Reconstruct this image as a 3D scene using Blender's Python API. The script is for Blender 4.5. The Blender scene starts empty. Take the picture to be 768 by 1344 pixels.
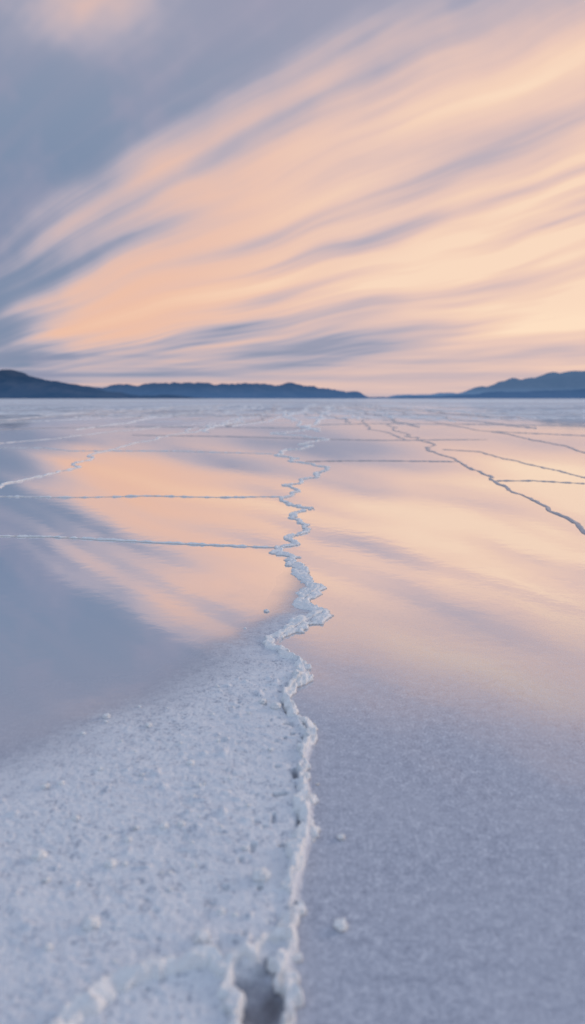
import bpy, math, random
import numpy as np
from mathutils import Vector, noise as mnoise

random.seed(7)
scene = bpy.context.scene
col = scene.collection

# ------------------------------------------------------------------ camera
CAM_H = 0.60
FOC = 896.0
PITCH = math.atan2(672 - 523, FOC)
SP, CP = math.sin(PITCH), math.cos(PITCH)

cam_data = bpy.data.cameras.new("camera")
cam = bpy.data.objects.new("camera", cam_data)
col.objects.link(cam)
cam.location = (0, 0, CAM_H)
cam.rotation_euler = (math.radians(90) - PITCH, 0, 0)
cam_data.sensor_fit = 'VERTICAL'
cam_data.sensor_height = 36.0
cam_data.lens = 36.0 * FOC / 1344.0
cam_data.clip_start = 0.02
cam_data.clip_end = 120000
cam_data.dof.use_dof = True
cam_data.dof.focus_distance = 2.1
cam_data.dof.aperture_fstop = 2.6
scene.camera = cam


def G(px, py):
    """survey point of the flat ground (metres) seen under a bearing of the reference photo"""
    u = (px - 384) / FOC
    v = (py - 672) / FOC
    down = SP + v * CP
    fwd = CP - v * SP
    return (CAM_H * u / down, CAM_H * fwd / down)


# ------------------------------------------------------------------ numeric noise
def _hash(ix, iy, seed):
    n = (ix.astype(np.int64) * 374761393 + iy.astype(np.int64) * 668265263 + seed * 974711) & 0x7fffffff
    n = ((n ^ (n >> 13)) * 1274126177) & 0x7fffffff
    n = (n ^ (n >> 16)) & 0xffff
    return n / 65535.0


def vnoise(x, y, seed=0):
    xi = np.floor(x); yi = np.floor(y)
    fx = x - xi; fy = y - yi
    fx = fx * fx * fx * (fx * (fx * 6 - 15) + 10)
    fy = fy * fy * fy * (fy * (fy * 6 - 15) + 10)
    a = _hash(xi, yi, seed); b = _hash(xi + 1, yi, seed)
    c = _hash(xi, yi + 1, seed); d = _hash(xi + 1, yi + 1, seed)
    return (a + (b - a) * fx) * (1 - fy) + (c + (d - c) * fx) * fy


def fbm(x, y, seed=0, octv=4, gain=0.5):
    s = 0; amp = 1; tot = 0
    for o in range(octv):
        ca, sa = math.cos(0.6 * o), math.sin(0.6 * o)
        xr = (x * ca - y * sa) * 2 ** o; yr = (x * sa + y * ca) * 2 ** o
        s = s + amp * (vnoise(xr + o * 17.3, yr - o * 9.1, seed + o) - 0.5)
        tot += amp
        amp *= gain
    return s / tot * 2


def sstep(a, b, x):
    t = np.clip((x - a) / (b - a), 0, 1)
    return t * t * (3 - 2 * t)


# ------------------------------------------------------------------ node helper
class NT:
    def __init__(self, tree):
        self.t = tree
        self.n = tree.nodes
        self.l = tree.links
        self.n.clear()

    def set(self, sock, val):
        if isinstance(val, bpy.types.NodeSocket):
            self.l.new(val, sock)
        elif val is not None:
            sock.default_value = val

    def m(self, op, a, b=None, c=None, clamp=False):
        nd = self.n.new('ShaderNodeMath'); nd.operation = op; nd.use_clamp = clamp
        self.set(nd.inputs[0], a); self.set(nd.inputs[1], b)
        if c is not None: self.set(nd.inputs[2], c)
        return nd.outputs[0]

    def add(self, a, b): return self.m('ADD', a, b)
    def sub(self, a, b): return self.m('SUBTRACT', a, b)
    def mul(self, a, b): return self.m('MULTIPLY', a, b)

    def ss(self, lo, hi, x, o0=0.0, o1=1.0):
        nd = self.n.new('ShaderNodeMapRange'); nd.interpolation_type = 'SMOOTHSTEP'
        self.set(nd.inputs['Value'], x)
        if lo > hi:
            lo, hi, o0, o1 = hi, lo, o1, o0
        nd.inputs['From Min'].default_value = lo
        nd.inputs['From Max'].default_value = hi
        nd.inputs['To Min'].default_value = o0
        nd.inputs['To Max'].default_value = o1
        return nd.outputs[0]

    def noise(self, vec, scale, detail=4, rough=0.5, dist=0.0, col=False):
        nd = self.n.new('ShaderNodeTexNoise')
        self.set(nd.inputs['Vector'], vec)
        nd.inputs['Scale'].default_value = scale
        nd.inputs['Detail'].default_value = detail
        nd.inputs['Roughness'].default_value = rough
        nd.inputs['Distortion'].default_value = dist
        return nd.outputs['Color' if col else 'Fac']

    def xyz(self, x, y, z):
        nd = self.n.new('ShaderNodeCombineXYZ')
        self.set(nd.inputs[0], x); self.set(nd.inputs[1], y); self.set(nd.inputs[2], z)
        return nd.outputs[0]

    def ramp(self, x, stops, interp='LINEAR'):
        nd = self.n.new('ShaderNodeValToRGB')
        nd.color_ramp.interpolation = interp
        els = nd.color_ramp.elements
        while len(els) < len(stops): els.new(0.5)
        for e, (p, c) in zip(els, stops):
            e.position = p
            e.color = (*c, 1) if len(c) == 3 else c
        self.set(nd.inputs[0], x)
        return nd.outputs[0]

    def mix(self, f, a, b, mode='MIX'):
        nd = self.n.new('ShaderNodeMix'); nd.data_type = 'RGBA'; nd.blend_type = mode
        self.set(nd.inputs[0], f)
        for s, v in ((nd.inputs[6], a), (nd.inputs[7], b)):
            if isinstance(v, tuple) and len(v) == 3: v = (*v, 1)
            self.set(s, v)
        return nd.outputs[2]

    def curve(self, x, pts, lo, hi):
        t = self.m('DIVIDE', self.sub(x, lo), hi - lo, clamp=True)
        nd = self.n.new('ShaderNodeFloatCurve')
        c = nd.mapping.curves[0]
        while len(c.points) < len(pts): c.points.new(0.5, 0.5)
        for p, (px, py) in zip(c.points, pts):
            p.location = ((px - lo) / (hi - lo), py)
        nd.mapping.update()
        self.set(nd.inputs['Value'], t)
        return nd.outputs[0]


def lin(r, g, b):
    f = lambda c: ((c / 255 + 0.055) / 1.055) ** 2.4 if c > 10 else c / 255 / 12.92
    return (f(r), f(g), f(b))


# ------------------------------------------------------------------ sky
world = bpy.data.worlds.new("World")
scene.world = world
world.use_nodes = True
world.cycles.sampling_method = 'MANUAL'
world.cycles.sample_map_resolution = 256
w = NT(world.node_tree)
tc = w.n.new('ShaderNodeTexCoord').outputs['Generated']
sep = w.n.new('ShaderNodeSeparateXYZ'); w.l.new(tc, sep.inputs[0])
X, Y, Z = sep.outputs
yy = w.m('MAXIMUM', Y, 0.22)
a0 = w.m('DIVIDE', X, yy)
b0 = w.m('DIVIDE', w.m('MAXIMUM', Z, 0.0), yy)
vec0 = w.xyz(a0, b0, 0.0)
warp = w.n.new('ShaderNodeSeparateColor'); w.l.new(w.noise(vec0, 3.0, 2, 0.5, col=True), warp.inputs[0])
wb = w.mul(w.mul(w.sub(warp.outputs[1], 0.5), 0.07), w.ss(0.0, 0.15, b0, 0.15, 1.0))
a = w.add(a0, w.mul(w.sub(warp.outputs[0], 0.5), 0.06))
b = w.add(b0, wb)
# cirrus fan coordinates (parallel cloud streets converging past the left horizon)
FX, FY = -0.90, -0.06
dx = w.sub(a, FX); dy = w.sub(b, FY)
th = w.m('ARCTAN2', dy, dx)
rr = w.m('SQRT', w.add(w.mul(dx, dx), w.mul(dy, dy)))
st1 = w.noise(w.xyz(w.mul(th, 12.0), w.mul(rr, 1.5), 3.1), 1.2, 2, 0.45, 0.0)
st2 = w.noise(w.xyz(w.mul(th, 30.0), w.mul(rr, 1.9), 8.3), 1.0, 3, 0.5, 0.0)
st3 = w.noise(w.xyz(w.mul(th, 80.0), w.mul(rr, 3.2), 1.3), 1.0, 3, 0.5, 0.0)
s1 = w.sub(st1, 0.5); s2 = w.sub(st2, 0.5); s3 = w.sub(st3, 0.5)
pt = w.sub(w.noise(vec0, 7.0, 3, 0.55), 0.5)
# patches that let fine fibres show only here and there
pf = w.ss(-0.08, 0.14, w.sub(w.noise(w.xyz(a0, b0, 4.4), 5.0, 2, 0.5), 0.5))

ub = w.curve(a, [(-0.6, 0.10), (-0.40, 0.165), (-0.19, 0.275), (-0.035, 0.36), (0.118, 0.43), (0.385, 0.52), (0.8, 0.62)], -0.6, 0.8)
lb = w.curve(a, [(-0.6, 0.08), (-0.40, 0.085), (-0.285, 0.080), (-0.134, 0.122), (-0.058, 0.165), (0.10, 0.240), (0.385, 0.33), (0.8, 0.42)], -0.6, 0.8)
ed = w.add(w.sub(ub, b), w.add(w.mul(s1, 0.17), w.add(w.mul(s2, 0.06), w.mul(pt, 0.08))))
m_up = w.ss(-0.18, 0.23, ed)
m_left = w.ss(-0.52, -0.24, w.add(a, w.add(w.mul(s1, 0.14), w.add(w.mul(s2, 0.12), w.mul(pt, 0.16)))))
m_bot = w.sub(1.0, w.mul(w.mul(w.ss(0.100, 0.040, w.add(b, w.mul(pt, 0.03))), w.ss(0.06, -0.28, a)), 0.62))
band = w.mul(w.mul(m_up, m_left), m_bot)
low = w.ss(0.06, -0.06, w.add(w.sub(b, lb), w.add(w.mul(s2, 0.07), w.mul(s1, 0.06))))
right = w.ss(-0.20, 0.42, a)
lowval = w.add(w.add(0.43, w.mul(right, 0.20)), w.add(w.mul(s2, 2.1), w.add(w.mul(s1, 0.8), w.mul(w.mul(s3, 0.9), pf))))
lowval = w.m('MINIMUM', w.m('MAXIMUM', lowval, 0.12), 0.92)
mainval = w.add(0.78, w.add(w.mul(s1, 0.80), w.add(w.mul(s2, 0.75), w.mul(w.mul(s3, 0.30), pf))))
body = w.add(w.mul(mainval, w.sub(1.0, low)), w.mul(lowval, low))
D = w.mul(band, body)
D = w.add(D, w.mul(w.mul(w.ss(-0.35, 0.35, a), w.ss(0.34, -0.10, w.sub(b, ub))), w.mul(w.sub(1.0, band), w.add(0.26, w.add(w.mul(s1, 1.1), w.add(w.mul(s2, 0.5), w.mul(pt, 0.4)))))))
gs = w.add(w.m('POWER', w.m('DIVIDE', w.m('ABSOLUTE', w.sub(w.sub(lb, b), 0.034)), 0.024), 2.0), w.m('POWER', w.m('DIVIDE', w.m('ABSOLUTE', w.sub(a, 0.02)), 0.20), 2.0))
D = w.sub(D, w.mul(w.m('EXPONENT', w.mul(gs, -1.0)), 0.18))
def blob(cx, cy, sx, sy, amp):
    g = w.add(w.m('POWER', w.m('DIVIDE', w.m('ABSOLUTE', w.sub(a, cx)), sx), 2.0),
              w.m('POWER', w.m('DIVIDE', w.m('ABSOLUTE', w.sub(b, cy)), sy), 2.0))
    return w.mul(w.m('EXPONENT', w.mul(g, -1.0)), amp)
D = w.add(D, w.mul(blob(-0.30, 0.52, 0.15, 0.075, 0.36), w.add(0.9, w.add(w.mul(s1, 1.2), w.mul(pt, 2.0)))))
D = w.add(D, blob(-0.19, 0.31, 0.05, 0.03, 0.12))
D = w.add(D, blob(-0.31, 0.13, 0.09, 0.035, 0.16))
D = w.add(D, blob(-0.05, 0.265, 0.20, 0.035, 0.14))
D = w.add(D, blob(0.44, 0.085, 0.20, 0.028, 0.30))
hz = w.ss(0.060, 0.015, b0)
D = w.add(w.mul(D, w.sub(1.0, w.mul(hz, 0.85))), w.mul(w.mul(hz, 0.32), w.ss(-0.55, -0.10, a0)))
bars = w.noise(w.xyz(w.mul(a0, 2.5), w.mul(b0, 80.0), 5.0), 1.0, 4, 0.55)
D = w.add(D, w.mul(w.mul(w.sub(bars, 0.5), 0.8), w.ss(0.10, 0.03, b0)))
D = w.m('MAXIMUM', w.m('MINIMUM', D, 1.0), 0.0)

base = w.ramp(w.m('DIVIDE', b0, 1.6, clamp=True), [
    (0.0, lin(140, 150, 174)), (0.03, lin(128, 143, 170)), (0.14, lin(118, 138, 168)), (0.24, lin(132, 147, 173)),
    (0.34, lin(148, 154, 177)), (0.6, lin(156, 170, 198)), (1.0, lin(172, 190, 218))])
base = w.mix(w.ss(-0.35, 0.30, a0), base, w.mix(0.40, base, lin(180, 169, 184)))
base = w.mix(w.mul(w.ss(0.35, 0.65, st1), 0.22), base, lin(162, 156, 178))
base = w.mix(w.mul(w.ss(-0.02, 0.16, pt), 0.40), base, lin(162, 157, 180))
base = w.mix(w.ss(0.35, -0.3, Y), base, lin(174, 192, 218))
hi = w.ramp(D, [(0.0, lin(152, 157, 180)), (0.18, lin(176, 171, 187)), (0.42, lin(213, 188, 187)),
                (0.62, lin(234, 200, 187)), (0.82, lin(246, 211, 188)), (1.0, lin(254, 224, 196))])
colr = w.mix(w.ss(0.0, 0.28, D), base, hi)
peach = w.mul(w.ss(0.15, -0.26, a0), w.ss(0.25, 0.75, D))
colr = w.mix(w.mul(peach, 0.70), colr, lin(238, 186, 160))
sky = w.n.new('ShaderNodeTexSky')
sky.sky_type = 'NISHITA'; sky.sun_disc = False
SUN_EL, SUN_AZ = math.radians(12), math.radians(62)
sky.sun_elevation = SUN_EL; sky.sun_rotation = SUN_AZ
sky.air_density = 1.0; sky.dust_density = 2.0
bg1 = w.n.new('ShaderNodeBackground'); w.l.new(colr, bg1.inputs[0]); bg1.inputs[1].default_value = 0.98
bg2 = w.n.new('ShaderNodeBackground'); w.l.new(sky.outputs[0], bg2.inputs[0]); bg2.inputs[1].default_value = 0.002
ads = w.n.new('ShaderNodeAddShader'); w.l.new(bg1.outputs[0], ads.inputs[0]); w.l.new(bg2.outputs[0], ads.inputs[1])
wo = w.n.new('ShaderNodeOutputWorld'); w.l.new(ads.outputs[0], wo.inputs[0])

sun_d = bpy.data.lights.new("sun", 'SUN')
sun_d.energy = 1.15; sun_d.angle = math.radians(12); sun_d.color = (1.0, 0.80, 0.66)
sun = bpy.data.objects.new("sun", sun_d); col.objects.link(sun)
sdir = Vector((math.sin(SUN_AZ) * math.cos(SUN_EL), math.cos(SUN_AZ) * math.cos(SUN_EL), math.sin(SUN_EL)))
sun.rotation_euler = (-sdir).to_track_quat('-Z', 'Y').to_euler()
sun.location = (20, 10, 6)


# ------------------------------------------------------------------ materials
def salt_material(name, wet_mode):
    mat = bpy.data.materials.new(name); mat.use_nodes = True
    k = NT(mat.node_tree)
    geo = k.n.new('ShaderNodeNewGeometry')
    P = geo.outputs['Position']
    sp = k.n.new('ShaderNodeSeparateXYZ'); k.l.new(P, sp.inputs[0])
    px, py, pz = sp.outputs
    g1 = k.noise(P, 190, 4, 0.65)
    g2 = k.noise(P, 60, 3, 0.6)
    g3 = k.noise(P, 6, 4, 0.55)
    g4 = k.noise(P, 420, 2, 0.6)
    dryc = k.ramp(k.add(k.mul(g1, 0.62), k.mul(g2, 0.38)), [(0.37, (0.36, 0.39, 0.455)), (0.425, (0.60, 0.63, 0.69)), (0.475, (0.78, 0.80, 0.835)), (0.68, (0.90, 0.905, 0.915))])
    dryc = k.mix(k.mul(k.ss(0.42, 0.62, g3), 0.35), dryc, (0.73, 0.75, 0.80))
    if wet_mode in ('ridge', 'brown'):
        dryc = k.ramp(k.add(k.mul(g1, 0.5), k.mul(g2, 0.5)), [(0.32, (0.66, 0.65, 0.65)), (0.42, (0.87, 0.87, 0.87)), (0.6, (0.95, 0.95, 0.94))])
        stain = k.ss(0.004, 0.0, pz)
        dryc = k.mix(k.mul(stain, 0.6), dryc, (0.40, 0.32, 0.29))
        if wet_mode == 'brown':
            dryc = k.mix(0.55, dryc, (0.36, 0.28, 0.28))  # darker, browner tint over the whole ridge
    shadef = None
    if wet_mode == 'crust':
        at = k.n.new('ShaderNodeAttribute'); at.attribute_name = 'shade'
        shadef = at.outputs['Fac']
        dryc = k.mix(shadef, dryc, (0.14, 0.135, 0.15))  # shade inside the slots and hollow, painted into the crust colour
    dry = k.n.new('ShaderNodeBsdfPrincipled')
    k.set(dry.inputs['Base Color'], dryc)
    dry.inputs['Roughness'].default_value = 0.75
    dry.inputs['Specular IOR Level'].default_value = 0.3
    bh = k.add(k.mul(g1, 0.7), k.add(k.mul(g2, 0.7), k.mul(g4, 0.25)))
    bd = k.n.new('ShaderNodeBump'); bd.inputs['Strength'].default_value = 0.7
    bd.inputs['Distance'].default_value = 0.006 if wet_mode in ('ridge', 'brown') else 0.005
    k.l.new(bh, bd.inputs['Height']); k.l.new(bd.outputs[0], dry.inputs['Normal'])
    out = k.n.new('ShaderNodeOutputMaterial')
    if wet_mode in ('ridge', 'brown'):
        k.l.new(dry.outputs[0], out.inputs[0])
        return mat
    # deeper, smoother brine left of the jagged ridge and out on the pan
    deep = k.m('MAXIMUM', k.ss(0.00, -0.22, k.add(px, k.mul(k.sub(g3, 0.5), 0.2))), k.ss(1.2, 2.4, py))
    deep = k.mul(deep, k.ss(0.8, 1.3, py))
    g0 = k.noise(P, 230, 3, 0.7)
    grain = k.add(k.mul(g0, 0.52), k.add(k.mul(g4, 0.22), k.mul(g2, 0.26)))
    wc = k.ramp(grain, [(0.40, (0.27, 0.295, 0.37)), (0.46, (0.405, 0.435, 0.51)), (0.53, (0.50, 0.53, 0.605)), (0.61, (0.76, 0.775, 0.82))])
    wc = k.mix(k.mul(k.ss(0.40, 0.65, g3), 0.32), wc, (0.55, 0.57, 0.63))
    wc = k.mix(k.mul(deep, 0.85), wc, (0.42, 0.43, 0.485))
    if shadef is not None:
        wc = k.mix(shadef, wc, (0.14, 0.135, 0.15))
    wd = k.n.new('ShaderNodeBsdfDiffuse'); k.l.new(wc, wd.inputs[0])
    bw = k.n.new('ShaderNodeBump'); bw.inputs['Distance'].default_value = 0.002
    k.set(bw.inputs['Strength'], k.mul(k.sub(1.0, deep), 0.45))
    k.l.new(grain, bw.inputs['Height']); k.l.new(bw.outputs[0], wd.inputs['Normal'])
    gl = k.n.new('ShaderNodeBsdfGlossy'); gl.inputs['Color'].default_value = (0.96, 0.96, 0.97, 1)
    k.set(gl.inputs['Roughness'], k.add(k.mul(k.sub(1.0, deep), 0.03), k.ss(0.3, 0.7, g3, 0.025, 0.05)))
    bg = k.n.new('ShaderNodeBump'); bg.inputs['Strength'].default_value = 0.025; bg.inputs['Distance'].default_value = 0.01
    k.l.new(k.noise(P, 14, 3, 0.5), bg.inputs['Height'])
    # the brine film stays level even where the salt beneath it slopes
    k.l.new(k.xyz(0.0, 0.0, 1.0), bg.inputs['Normal'])
    k.l.new(bg.outputs[0], gl.inputs['Normal'])
    lw = k.n.new('ShaderNodeLayerWeight'); lw.inputs['Blend'].default_value = 0.5
    k.l.new(k.xyz(0.0, 0.0, 1.0), lw.inputs['Normal'])
    fac = k.curve(lw.outputs['Facing'], [(0.0, 0.03), (0.35, 0.06), (0.5, 0.15), (0.6, 0.38), (0.67, 0.63), (0.76, 0.85), (0.86, 0.93), (1.0, 0.96)], 0.0, 1.0)
    fac = k.mul(fac, k.sub(1.0, k.mul(k.mul(k.ss(0.48, 0.62, grain), 0.35), k.sub(1.0, deep))))
    fac = k.m('MINIMUM', k.add(fac, k.mul(k.mul(deep, 0.14), k.ss(0.35, 0.6, lw.outputs['Facing']))), 0.96)
    if shadef is not None:
        fac = k.mul(fac, k.sub(1.0, shadef))
        # film thins out as the salt rises out of it
        fac = k.mul(fac, k.ss(0.0060, -0.0010, k.add(pz, k.mul(k.sub(g3, 0.5), 0.003)), 0.10, 1.0))
    wet = k.n.new('ShaderNodeMixShader'); k.l.new(fac, wet.inputs[0]); k.l.new(wd.outputs[0], wet.inputs[1]); k.l.new(gl.outputs[0], wet.inputs[2])
    if wet_mode == 'ground':
        pn = k.noise(P, 0.22, 5, 0.6)
        pn2 = k.noise(P, 0.9, 4, 0.6)
        far = k.ss(9, 26, py)
        dr = k.mul(far, k.ss(0.32, 0.58, k.add(k.mul(pn, 0.5), k.mul(pn2, 0.5))))
        dr = k.m('MAXIMUM', k.mul(dr, 0.85), k.ss(20, 75, py, 0.0, 0.82))
        f = dr
    else:
        f = k.ss(0.0010, 0.0100, k.add(pz, k.add(k.mul(k.sub(g2, 0.5), 0.003), k.add(k.mul(k.sub(g1, 0.5), 0.004), k.mul(k.sub(g3, 0.5), 0.004)))))
    mx = k.n.new('ShaderNodeMixShader'); k.l.new(f, mx.inputs[0]); k.l.new(wet.outputs[0], mx.inputs[1]); k.l.new(dry.outputs[0], mx.inputs[2])
    k.l.new(mx.outputs[0], out.inputs[0])
    return mat


M_GROUND = salt_material("brine_flat", 'ground')
M_CRUST = salt_material("salt_crust", 'crust')
M_RIDGE = salt_material("dry_salt", 'ridge')
M_BROWN = salt_material("brown_salt", 'brown')


def mesh_from_arrays(name, V, F, mat, smooth=True):
    me = bpy.data.meshes.new(name)
    V = np.asarray(V, dtype=np.float32); F = np.asarray(F, dtype=np.int32)
    me.vertices.add(len(V)); me.vertices.foreach_set('co', V.ravel())
    me.loops.add(F.size); me.loops.foreach_set('vertex_index', F.ravel())
    me.polygons.add(len(F))
    me.polygons.foreach_set('loop_start', np.arange(len(F), dtype=np.int32) * 4)
    me.polygons.foreach_set('loop_total', np.full(len(F), 4, dtype=np.int32))
    me.polygons.foreach_set('use_smooth', np.full(len(F), smooth))
    me.update(calc_edges=True); me.validate()
    me.materials.append(mat)
    ob = bpy.data.objects.new(name, me)
    col.objects.link(ob)
    return ob


def grid_faces(nr, nc, mask=None):
    idx = np.arange(nr * nc).reshape(nr, nc)
    f = np.stack([idx[:-1, :-1], idx[:-1, 1:], idx[1:, 1:], idx[1:, :-1]], -1)
    if mask is not None:
        mk = mask[:-1, :-1] | mask[:-1, 1:] | mask[1:, 1:] | mask[1:, :-1]
        f = f[mk]
    return f.reshape(-1, 4)


def compact(V, F):
    used = np.unique(F)
    remap = np.full(len(V), -1, dtype=np.int64); remap[used] = np.arange(len(used))
    return V[used], remap[F]


# ------------------------------------------------------------------ ground sheet
def graded(limit, first):
    v = [0.0]; s = first
    while v[-1] < limit:
        v.append(v[-1] + s); s *= 1.35
    return v
pos = graded(45000, 0.5)
ax = np.array([-t for t in reversed(pos[1:])] + pos)
gx, gy = np.meshgrid(ax, ax)
V = np.stack([gx, gy, np.zeros_like(gx)], -1).reshape(-1, 3)
ground = mesh_from_arrays("ground", V, grid_faces(len(ax), len(ax)), M_GROUND)
ground["kind"] = "structure"
ground["label"] = "flat salt pan under a thin film of still brine"


# ------------------------------------------------------------------ ridge lines
def fractal(pts, seed, rough=0.13, minseg=0.012, rel=0.006):
    rnd = random.Random(seed)
    pts = [Vector(p) for p in pts]
    out = [pts[0]]
    def rec(p, q, depth):
        d = q - p
        L = d.length
        if L < max(minseg, rel * p.length) or depth > 9:
            out.append(q); return
        n = Vector((-d.y, d.x))
        mid = (p + q) / 2 + n * rnd.gauss(0, rough) * (0.6 if depth == 0 else 1)
        rec(p, mid, depth + 1); rec(mid, q, depth + 1)
    for p, q in zip(pts[:-1], pts[1:]):
        rec(p, q, 0)
    return out

MAIN_PX = [(378, 1344), (365, 1300), (384, 1250), (380, 1200), (390, 1150), (404, 1100), (405, 1050), (395, 1010), (408, 975),
           (386, 940), (375, 915), (400, 885), (395, 872), (355, 850), (375, 832), (424, 805), (395, 790), (420, 772), (395, 755),
           (366, 726), (385, 712), (402, 690), (392, 672), (370, 655), (398, 632), (413, 621), (402, 608), (365, 597), (393, 583),
           (402, 572), (407, 560)]
MAIN = [(-0.02, 0.12), (0.005, 0.30), (-0.012, 0.44)] + [G(*p) for p in MAIN_PX]
MAINF = np.array([tuple(p) for p in fractal(MAIN, 3, 0.14)])
MAINC = np.array(MAIN)


def seg_dist(px, py, poly):
    best = np.full(px.shape, 1e9)
    A = poly[:-1]; B = poly[1:]
    for i in range(len(A)):
        ax_, ay_ = A[i]; bx, by = B[i]
        ex, ey = bx - ax_, by - ay_
        L2 = ex * ex + ey * ey + 1e-12
        t = np.clip(((px - ax_) * ex + (py - ay_) * ey) / L2, 0, 1)
        d = (px - ax_ - t * ex) ** 2 + (py - ay_ - t * ey) ** 2
        np.minimum(best, d, out=best)
    return np.sqrt(best)


def dist_rows(gx, gy, poly, reach=0.35, chunk=24):
    out = np.full(gx.shape, 9.0)
    for r in range(0, gx.shape[0], chunk):
        y0 = gy[r:r + chunk].min(); y1 = gy[r:r + chunk].max()
        rc = reach * max(1.0, y0 * 0.4)
        sy0 = np.minimum(poly[:-1, 1], poly[1:, 1]); sy1 = np.maximum(poly[:-1, 1], poly[1:, 1])
        ks = np.where((sy1 > y0 - rc) & (sy0 < y1 + rc))[0]
        if len(ks) == 0: continue
        sub = poly[ks[0]:ks[-1] + 2]
        out[r:r + chunk] = seg_dist(gx[r:r + chunk], gy[r:r + chunk], sub)
    return out

SHORE = [(-1.9, 0.1), (-1.35, 0.5)] + [G(*p) for p in [(-150, 1040), (-10, 985), (50, 945), (110, 917), (180, 890), (232, 862), (262, 838), (298, 818), (338, 804), (356, 784), (362, 762), (364, 735)]]
SHORE = np.array(SHORE)


def crust_height(x, y):
    fadew = sstep(2.3, 1.4, y)
    wob = fbm(x * 4.5, y * 4.5, 14, 3) * 0.045 * (0.4 + 0.6 * fadew) + fbm(x * 25, y * 25, 12, 3) * 0.006 * fadew
    xs = np.interp(y, SHORE[:, 1], SHORE[:, 0])
    xr = np.interp(y, MAINC[:, 1], MAINC[:, 0])
    dl = (x - xs) * 0.75 + wob
    t = np.maximum(dl, 0) / 0.115
    rise = np.where(dl > 0, 0.0118 * (1 - np.exp(-t * t / (t + 0.45))), np.maximum(dl * 0.05, -0.006))
    end = sstep(2.75, 2.25, y)
    z = rise * end - 0.004 * (1 - end)
    dr = xr - x
    near = sstep(1.7, 1.2, y)
    z = z - 0.003 * near * np.exp(-((dr - 0.016) / 0.008) ** 2) * np.clip(z / 0.006, 0, 1)
    z = np.where(dr < 0, np.minimum(z, 0.010) + np.maximum(dr, -0.03) * 1.2, z)
    up = sstep(0.005, 0.011, z)
    lump = np.clip(fbm(x * 18, y * 18, 21, 4, 0.5), -1, 1)
    fine = fbm(x * 120, y * 120, 31, 3, 0.6)
    z = z + up * (lump * 0.0024 + fine * 0.0012)
    bl = vnoise(x * 60, y * 60, 41) * (0.8 + 0.35 * vnoise(x * 9, y * 9, 43))
    z = z + up * np.clip(bl - 0.85, 0, 1) * 0.035
    return z, dr


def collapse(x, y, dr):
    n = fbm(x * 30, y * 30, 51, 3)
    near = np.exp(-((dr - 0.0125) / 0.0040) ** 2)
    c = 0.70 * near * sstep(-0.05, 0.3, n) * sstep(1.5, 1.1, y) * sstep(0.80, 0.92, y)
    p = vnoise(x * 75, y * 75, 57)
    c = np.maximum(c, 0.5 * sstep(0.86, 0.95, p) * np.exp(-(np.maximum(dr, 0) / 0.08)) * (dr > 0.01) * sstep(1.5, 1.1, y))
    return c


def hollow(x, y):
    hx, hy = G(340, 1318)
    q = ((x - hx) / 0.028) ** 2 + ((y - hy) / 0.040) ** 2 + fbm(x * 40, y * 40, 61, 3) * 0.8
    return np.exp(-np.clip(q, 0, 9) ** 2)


nr, nc = 1200, 860
ys = 0.14 * (2.95 / 0.14) ** (np.linspace(0, 1, nr) ** 0.85)
ts = np.linspace(-1.1, 0.12, nc)
gy = np.repeat(ys[:, None], nc, 1)
gx = ts[None, :] * (0.55 + gy * 0.75)
z, dr = crust_height(gx, gy)
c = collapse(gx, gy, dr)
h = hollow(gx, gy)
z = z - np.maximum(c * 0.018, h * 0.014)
V = np.stack([gx, gy, z], -1).reshape(-1, 3)
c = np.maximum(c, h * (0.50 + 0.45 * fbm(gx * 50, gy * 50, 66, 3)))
msk = z > -0.0055
msk |= c > 0.15
F = grid_faces(nr, nc, msk)
shade = c.reshape(-1)  # per-vertex amount of painted shade in slots, pits and hollow
used = np.unique(F)
V2, F2 = compact(V, F)
V2[:, 2] = np.where(shade[used] > 0.15, np.maximum(V2[:, 2], 0.0008), V2[:, 2])
crust = mesh_from_arrays("salt_crust", V2, F2, M_CRUST)
at = crust.data.attributes.new('shade', 'FLOAT', 'POINT')
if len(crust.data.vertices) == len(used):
    at.data.foreach_set('value', np.clip(shade[used] * 1.1, 0, 0.95).astype(np.float32))
crust["kind"] = "structure"
crust["label"] = "raised bank of grainy white salt crust above the brine"

nr, nc = 2100, 360
ys = 0.13 * (16.0 / 0.13) ** np.linspace(0, 1, nr)
gy = np.repeat(ys[:, None], nc, 1)
xc = np.interp(ys, MAINC[:, 1], MAINC[:, 0])[:, None]
half = (0.050 + 0.05 * np.clip(ys, 0, 14))[:, None]
gx = xc + np.linspace(-1, 1, nc)[None, :] * half
jf = np.interp(gy, [0, 4, 8, 16], [1, 1, 0.5, 0.4])
wx = gx + (fbm(gx * 85, gy * 85, 71, 3) * 0.0075 + fbm(gx * 22, gy * 22, 72, 3) * 0.012) * jf
wy = gy + (fbm(gx * 85, gy * 85, 73, 3) * 0.0075 + fbm(gx * 22, gy * 22, 76, 3) * 0.008) * jf
d = dist_rows(wx, wy, MAINF)
wd_ = np.interp(gy, [0, 0.9, 1.15, 1.6, 2.1, 2.6, 3.2, 5, 9, 16], [0.0080, 0.0075, 0.0085, 0.018, 0.026, 0.020, 0.0135, 0.012, 0.017, 0.028])
wd_ = wd_ * (1 + 0.8 * jf * fbm(gx * 13, gy * 13, 75, 3))
hh = np.interp(gy, [0, 1.2, 2, 4, 8, 16], [0.0125, 0.0105, 0.0065, 0.0065, 0.010, 0.014])
q = np.clip(1 - (d / wd_) ** 2, -1, 1)
prof = np.where(q > 0, np.minimum(1, np.maximum(q, 0) * 2.0) ** 0.6, q * 1.5)
cz, _ = crust_height(gx, gy)
basez = np.maximum(np.where(gx < xc, cz, 0.0), 0.0)
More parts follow.
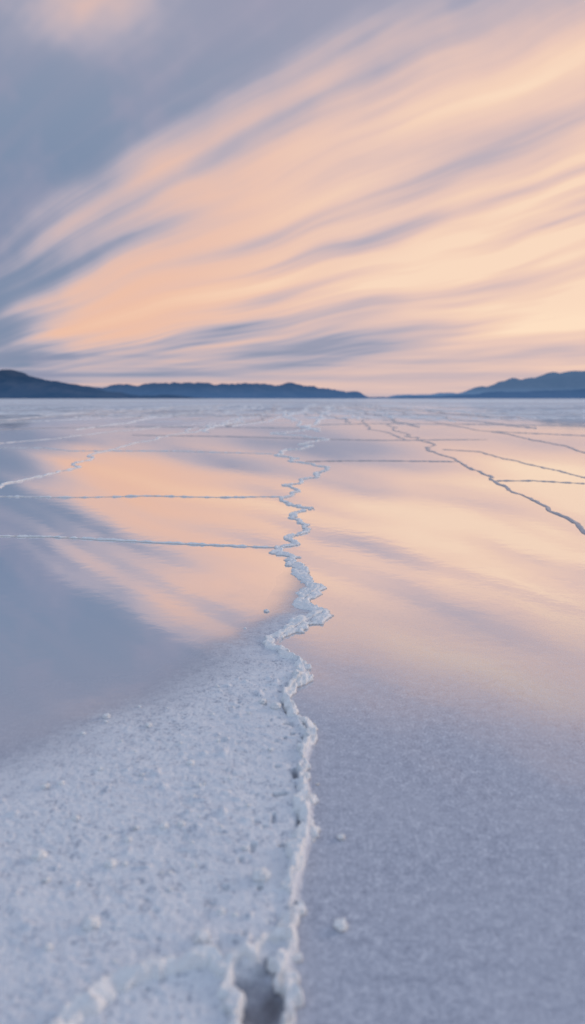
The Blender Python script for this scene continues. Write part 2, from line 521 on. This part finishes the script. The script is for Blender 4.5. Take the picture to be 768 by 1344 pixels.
zz = basez * 0.75 + hh * prof * (0.85 + 0.75 * fbm(gx * 45, gy * 45, 81, 3)) + np.where(q > 0, fbm(gx * 130, gy * 130, 83, 3) * 0.003, 0)
zz = np.where(q <= 0, np.minimum(zz, basez - 0.004 + q * 0.004), zz)
msk = q > 0
F = grid_faces(nr, nc, msk)
V2, F2 = compact(np.stack([gx, gy, zz], -1).reshape(-1, 3), F)
ridge = mesh_from_arrays("salt_ridge", V2, F2, M_RIDGE)
ridge["label"] = "long jagged white salt ridge zigzagging across the flat"
ridge["category"] = "salt ridge"
ridge["group"] = "salt ridges between the brine polygons"


def ribbon(pts, hw, hgt, seed, label, rough=0.06, mat=None):
    fr = fractal(pts, seed, rough, 0.02, 0.004)
    P = np.array([tuple(p) for p in fr])
    seg = np.hypot(*np.diff(P, axis=0).T)
    s = np.concatenate([[0], np.cumsum(seg)])
    step = max(0.010, 0.003 * np.hypot(*P.mean(0)))
    n = int(max(12, min(1800, s[-1] / step)))
    ss = np.linspace(0, s[-1], n)
    x = np.interp(ss, s, P[:, 0]); y = np.interp(ss, s, P[:, 1])
    kk = max(1, int(hw * 1.5 / (s[-1] / n)))
    ker = np.ones(2 * kk + 1) / (2 * kk + 1)
    xp = np.convolve(np.pad(x, kk, mode='edge'), ker, 'valid'); yp = np.convolve(np.pad(y, kk, mode='edge'), ker, 'valid')
    tx = np.gradient(xp); ty = np.gradient(yp)
    L = np.hypot(tx, ty) + 1e-9
    nx, ny = -ty / L, tx / L
    m = 13
    cs = np.linspace(-1, 1, m)
    wv = hw * (1 + 0.9 * fbm(ss / hw * 0.25, ss * 0 + seed, seed, 4, 0.65))
    wv2 = hw * (1 + 0.9 * fbm(ss / hw * 0.25, ss * 0 + seed + 50, seed + 5, 4, 0.65))
    tap = np.clip(np.minimum(ss, s[-1] - ss) / (hw * 3), 0.25, 1)
    ww = np.where(cs[None, :] < 0, wv[:, None], wv2[:, None]) * tap[:, None]
    gx = x[:, None] + nx[:, None] * cs[None, :] * ww
    gy = y[:, None] + ny[:, None] * cs[None, :] * ww
    pr = (1 - cs[None, :] ** 2) ** 0.6
    sc = 1 / max(hw, 0.02)
    gz = hgt * pr * tap[:, None] * (0.85 + 1.3 * fbm(gx * sc * 0.8, gy * sc * 0.8, seed + 9, 3))
    gz = np.where(np.abs(cs[None, :]) > 0.98, -0.003, np.maximum(gz, 0.0008))
    ob = mesh_from_arrays("salt_ridge", np.stack([gx, gy, gz], -1).reshape(-1, 3), grid_faces(n, m), mat or M_RIDGE)
    ob["label"] = label; ob["category"] = "salt ridge"; ob["group"] = "salt ridges between the brine polygons"
    return ob

LT = "thin straight white salt ridge joining the jagged ridge"
LL = "winding salt ridge running toward the distant hills"
LS = "thin brownish salt ridge winding toward the hills"
traced = [
    ([(-120, 699), (0, 704), (70, 705), (150, 709), (250, 714), (310, 717), (362, 719)], 0.013, 0.0060, LT, 0.015, 0),
    ([(-140, 651), (0, 652), (110, 653), (200, 651), (290, 653), (372, 652)], 0.012, 0.0058, LT, 0.015, 0),
    ([(-80, 655), (0, 640), (60, 624), (102, 614), (106, 606), (122, 601), (118, 597), (165, 585), (205, 577), (265, 565), (310, 553), (335, 545)], 0.016, 0.008, LL, 0.07, 0),
    ([(-150, 590), (0, 588), (60, 588), (90, 592), (230, 592), (362, 596)], 0.015, 0.006, LT, 0.02, 0),
    ([(398, 606), (450, 605), (520, 605), (598, 606)], 0.015, 0.006, LT, 0.02, 1),
    ([(170, 571), (300, 573), (400, 576), (500, 578), (640, 577)], 0.022, 0.007, LT, 0.02, 1),
    ([(800, 728), (768, 699), (744, 679), (720, 668), (690, 652), (650, 633), (628, 618), (598, 604), (566, 586), (540, 574), (515, 560), (492, 546), (470, 532)], 0.014, 0.007, LS, 0.06, 1),
    ([(580, 590), (630, 593), (660, 602), (710, 613), (768, 627), (820, 640)], 0.012, 0.005, LS, 0.03, 1),
    ([(648, 631), (700, 631), (768, 635), (830, 637)], 0.011, 0.005, LS, 0.02, 1),
    ([(500, 538), (540, 548), (580, 556), (640, 566), (700, 578), (768, 594), (820, 606)], 0.018, 0.007, LS, 0.035, 1),
    ([(-100, 585), (0, 582), (80, 575), (150, 566), (230, 559), (300, 552)], 0.022, 0.007, LL, 0.04, 0),
    ([(640, 566), (700, 569), (790, 573)], 0.020, 0.007, LS, 0.02, 1),
    ([(406, 562), (418, 551), (428, 543), (440, 531)], 0.040, 0.018, LL, 0.05, 0),
    ([(-60, 566), (60, 562), (180, 560), (300, 561), (405, 562)], 0.028, 0.009, LT, 0.02, 1),
    ([(405, 558), (500, 556), (620, 557), (800, 560)], 0.03, 0.010, LT, 0.03, 1),
    ([(-40, 556), (90, 551), (210, 546), (290, 541)], 0.034, 0.010, LL, 0.04, 0),
    ([(560, 538), (650, 547), (740, 556), (830, 566)], 0.030, 0.010, LS, 0.05, 1),
    ([(440, 530), (455, 540), (475, 552), (500, 566), (530, 578)], 0.022, 0.007, LS, 0.04, 1),
    ([(385, 530), (350, 541), (300, 553), (245, 566)], 0.030, 0.009, LL, 0.04, 0),
    ([(-30, 545), (100, 541), (240, 543), (330, 546)], 0.045, 0.012, LT, 0.03, 1),
    ([(430, 543), (540, 545), (660, 543), (790, 546)], 0.045, 0.012, LT, 0.03, 1),
]
for i, (pp, hw, hg, lab, rg, brn) in enumerate(traced):
    ribbon([G(*p) for p in pp], hw, hg, 100 + i * 7, lab, rg, M_BROWN if brn else M_RIDGE)

rnd = random.Random(12)
dist = 22.0
while dist < 260:
    x0 = -0.6 * dist; x1 = 0.6 * dist
    xx = x0
    while xx < x1:
        ln = rnd.uniform(0.15, 0.45) * dist
        yo = dist * rnd.uniform(0.93, 1.08)
        pts = [(xx + ln * t, yo + rnd.gauss(0, 0.015) * dist) for t in (0, .25, .5, .75, 1)]
        ribbon(pts, 0.045 + dist * 0.0016, 0.013 + dist * 0.00015, rnd.randint(0, 9999), "low salt ridge far out on the open flat", 0.03, M_BROWN if rnd.random() < 0.45 else M_RIDGE)
        xx += ln * rnd.uniform(0.85, 1.2)
    dist *= rnd.uniform(1.15, 1.25)
for i in range(34):
    kx = -0.44 + i * 0.0267 + rnd.gauss(0, 0.008)
    d0 = rnd.uniform(12, 26)
    L = rnd.uniform(20, 70)
    drift = rnd.gauss(0, 1.5)
    pts = [(kx * d0 + drift * t + rnd.gauss(0, 0.2), d0 + t * L) for t in (0, .2, .4, .6, .8, 1)]
    ribbon(pts, 0.034, 0.012, rnd.randint(0, 9999), "long low salt ridge running toward the hills", 0.04, M_RIDGE if i % 2 == 0 else M_BROWN)


def near_branch(pp, hw, hg, seed):
    fr = fractal([G(*p) for p in pp], seed, 0.10, 0.008)
    P = np.array([tuple(p) for p in fr])
    x0, y0 = P.min(0) - 0.06; x1, y1 = P.max(0) + 0.06
    stp = 0.0022
    X_, Y_ = np.meshgrid(np.arange(x0, x1, stp), np.arange(y0, y1, stp))
    dd = seg_dist(X_ + fbm(X_ * 60, Y_ * 60, seed, 3) * 0.008, Y_ + fbm(X_ * 60, Y_ * 60, seed + 1, 3) * 0.008, P)
    wv = hw * (1 + 0.7 * fbm(X_ * 14, Y_ * 14, seed + 2, 3))
    q = np.clip(1 - (dd / wv) ** 2, -1, 1)
    cz, _ = crust_height(X_, Y_)
    cz = np.maximum(cz - hollow(X_, Y_) * 0.014, 0)
    zz = np.maximum(cz, 0.006) * 0.9 + hg * np.minimum(1, np.maximum(q, 0) * 1.6) ** 0.6 * (0.9 + 0.7 * fbm(X_ * 40, Y_ * 40, seed + 3, 3)) + fbm(X_ * 120, Y_ * 120, seed + 4, 3) * 0.003
    zz = np.where(q <= 0, cz - 0.006, zz)
    F = grid_faces(X_.shape[0], X_.shape[1], q > 0)
    V2, F2 = compact(np.stack([X_, Y_, zz], -1).reshape(-1, 3), F)
    ob = mesh_from_arrays("salt_ridge", V2, F2, M_RIDGE)
    ob["label"] = "short crumbly salt ridge branching across the crust"
    ob["category"] = "salt ridge"; ob["group"] = "salt ridges between the brine polygons"
near_branch([(384, 1238), (348, 1248), (316, 1264), (296, 1300), (300, 1400)], 0.0080, 0.010, 301)
near_branch([(304, 1285), (262, 1276), (215, 1288), (160, 1306), (110, 1340), (60, 1400)], 0.0085, 0.014, 331)


def clump(px, py, r, seed, on_crust):
    import bmesh
    x, y = G(px, py)
    me = bpy.data.meshes.new("salt_clump")
    bm = bmesh.new()
    bmesh.ops.create_icosphere(bm, subdivisions=4, radius=1)
    for v in bm.verts:
        n = mnoise.fractal(v.co * 1.6 + Vector((seed, 0, 0)), 0.8, 2.2, 5)
        c_ = mnoise.noise(v.co * 5 + Vector((0, seed, 0)))
        v.co *= 1 + 0.38 * n + 0.12 * c_
        v.co.z *= 0.62
    for f in bm.faces: f.smooth = True
    bm.to_mesh(me); bm.free()
    me.materials.append(M_RIDGE)
    ob = bpy.data.objects.new("salt_clump", me); col.objects.link(ob)
    zb = float(crust_height(np.array([x]), np.array([y]))[0][0]) if on_crust else 0.0
    ob.location = (x, y, max(zb, 0) + r * 0.25); ob.scale = (r, r, r)
    ob.rotation_euler = (0, 0, seed)
    ob["label"] = "small crumbly salt clump resting on the crust" if on_crust else "small crumbly salt clump lying in shallow brine"
    ob["category"] = "salt clump"; ob["group"] = "loose salt clumps"
clumps = [(448, 1100, .0055, 0), (447, 1216, .008, 0), (343, 1163, .010, 1), (350, 803, .008, 0), (52, 1135, .008, 1),
          (362, 935, .010, 1), (345, 928, .007, 1), (140, 945, .007, 1), (195, 958, .006, 1), (120, 1225, .009, 1), (145, 1145, .007, 1), (265, 1245, .008, 1),
          (417, 1030, .003, 0), (322, 826, .005, 0), (250, 1010, .006, 1), (60, 1040, .006, 1), (215, 1095, .006, 1)]
for _ in range(44):
    t = rnd.random()
    py_ = 890 + 410 * t
    sx = np.interp(py_, [860, 1000], [290, 50]); 
    clumps.append((rnd.uniform(max(sx, 5), 365), py_, rnd.uniform(.0022, .0050), 1))
for i, (px, py, r, oc) in enumerate(clumps):
    clump(px, py, r, 1.7 * i + 0.3, bool(oc))


# ------------------------------------------------------------------ hills
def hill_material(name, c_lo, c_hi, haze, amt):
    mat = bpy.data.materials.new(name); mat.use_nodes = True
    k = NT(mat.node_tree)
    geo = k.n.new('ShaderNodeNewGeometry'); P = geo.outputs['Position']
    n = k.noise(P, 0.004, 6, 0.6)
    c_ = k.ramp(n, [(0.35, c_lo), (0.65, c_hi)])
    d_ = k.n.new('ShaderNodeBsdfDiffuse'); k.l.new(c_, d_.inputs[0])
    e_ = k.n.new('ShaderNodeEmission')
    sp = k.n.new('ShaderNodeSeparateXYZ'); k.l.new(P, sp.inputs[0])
    e_.inputs[0].default_value = (*haze, 1); k.l.new(k.ss(0, 200, sp.outputs[2], 1.45, 0.92), e_.inputs[1])  # aerial haze painted as glow, stronger towards the foot of the hills
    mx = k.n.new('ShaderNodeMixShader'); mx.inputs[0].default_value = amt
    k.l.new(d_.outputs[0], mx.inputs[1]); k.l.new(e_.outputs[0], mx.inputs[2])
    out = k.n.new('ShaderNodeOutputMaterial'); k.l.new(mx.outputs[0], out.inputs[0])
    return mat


def hills(prof_px, R, W, seed, mat, label, jag=0.07):
    aa = np.array([(p[0] - 384) / FOC / 1.012 for p in prof_px])
    bb = np.array([max(0.0, (523 - p[1]) / FOC / 1.03) for p in prof_px])
    n, m = 1200, 60
    A = np.linspace(aa[0], aa[-1], n)
    B = np.interp(A, aa, bb)
    t = np.linspace(0, 1, m)
    gy = (R + t * W)[:, None] + 0 * A[None, :]
    gx = A[None, :] * (R + 0.5 * W) + 0 * gy
    crest = B * (R + 0.5 * W)
    nz = fbm(gx / (W * 0.22), gy / (W * 0.3), seed, 5, 0.55)
    rid = 1 - np.abs(fbm(gx / (W * 0.12), gy / (W * 0.5), seed + 7, 4, 0.55)) * 1.6
    sh = np.sin(np.pi * t)[:, None] ** 1.1
    jl = fbm(A[None, :] * 45, 0 * A[None, :] + seed, seed + 3, 6, 0.62)
    add = (jag * jl) * 0.018 * (R + 0.5 * W) * np.clip(B / 0.006, 0, 1)[None, :]
    gz = (crest[None, :] + add) * sh * (1 + (0.25 * nz + 0.22 * (rid - 0.8)) * (1 - sh ** 3) * 2.0)
    gz = np.maximum(gz, 0) - 3
    ob = mesh_from_arrays("hills", np.stack([gx, gy, gz], -1).reshape(-1, 3), grid_faces(m, n), mat)
    ob["kind"] = "structure"; ob["label"] = label

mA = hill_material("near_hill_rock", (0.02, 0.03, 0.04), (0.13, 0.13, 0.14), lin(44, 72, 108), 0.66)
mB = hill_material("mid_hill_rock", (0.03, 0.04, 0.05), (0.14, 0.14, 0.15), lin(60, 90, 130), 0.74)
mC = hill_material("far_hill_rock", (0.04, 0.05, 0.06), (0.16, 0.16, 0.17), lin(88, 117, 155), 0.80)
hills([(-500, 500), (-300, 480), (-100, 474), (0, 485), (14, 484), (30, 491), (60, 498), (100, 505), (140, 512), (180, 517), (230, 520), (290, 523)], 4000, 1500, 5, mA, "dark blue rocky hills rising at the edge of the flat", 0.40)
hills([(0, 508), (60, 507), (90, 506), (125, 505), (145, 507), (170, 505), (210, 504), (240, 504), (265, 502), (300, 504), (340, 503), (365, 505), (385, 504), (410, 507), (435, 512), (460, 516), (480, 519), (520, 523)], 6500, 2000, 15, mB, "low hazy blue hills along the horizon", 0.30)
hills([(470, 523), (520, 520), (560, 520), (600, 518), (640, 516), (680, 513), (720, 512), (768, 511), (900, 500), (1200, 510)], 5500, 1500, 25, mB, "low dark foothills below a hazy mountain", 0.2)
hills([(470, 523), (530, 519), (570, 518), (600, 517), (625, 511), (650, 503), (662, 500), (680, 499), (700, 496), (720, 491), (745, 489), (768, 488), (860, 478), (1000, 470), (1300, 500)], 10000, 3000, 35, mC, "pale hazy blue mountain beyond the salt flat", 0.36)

scene.view_settings.view_transform = 'Standard'
scene.view_settings.look = 'None'
scene.view_settings.exposure = 0
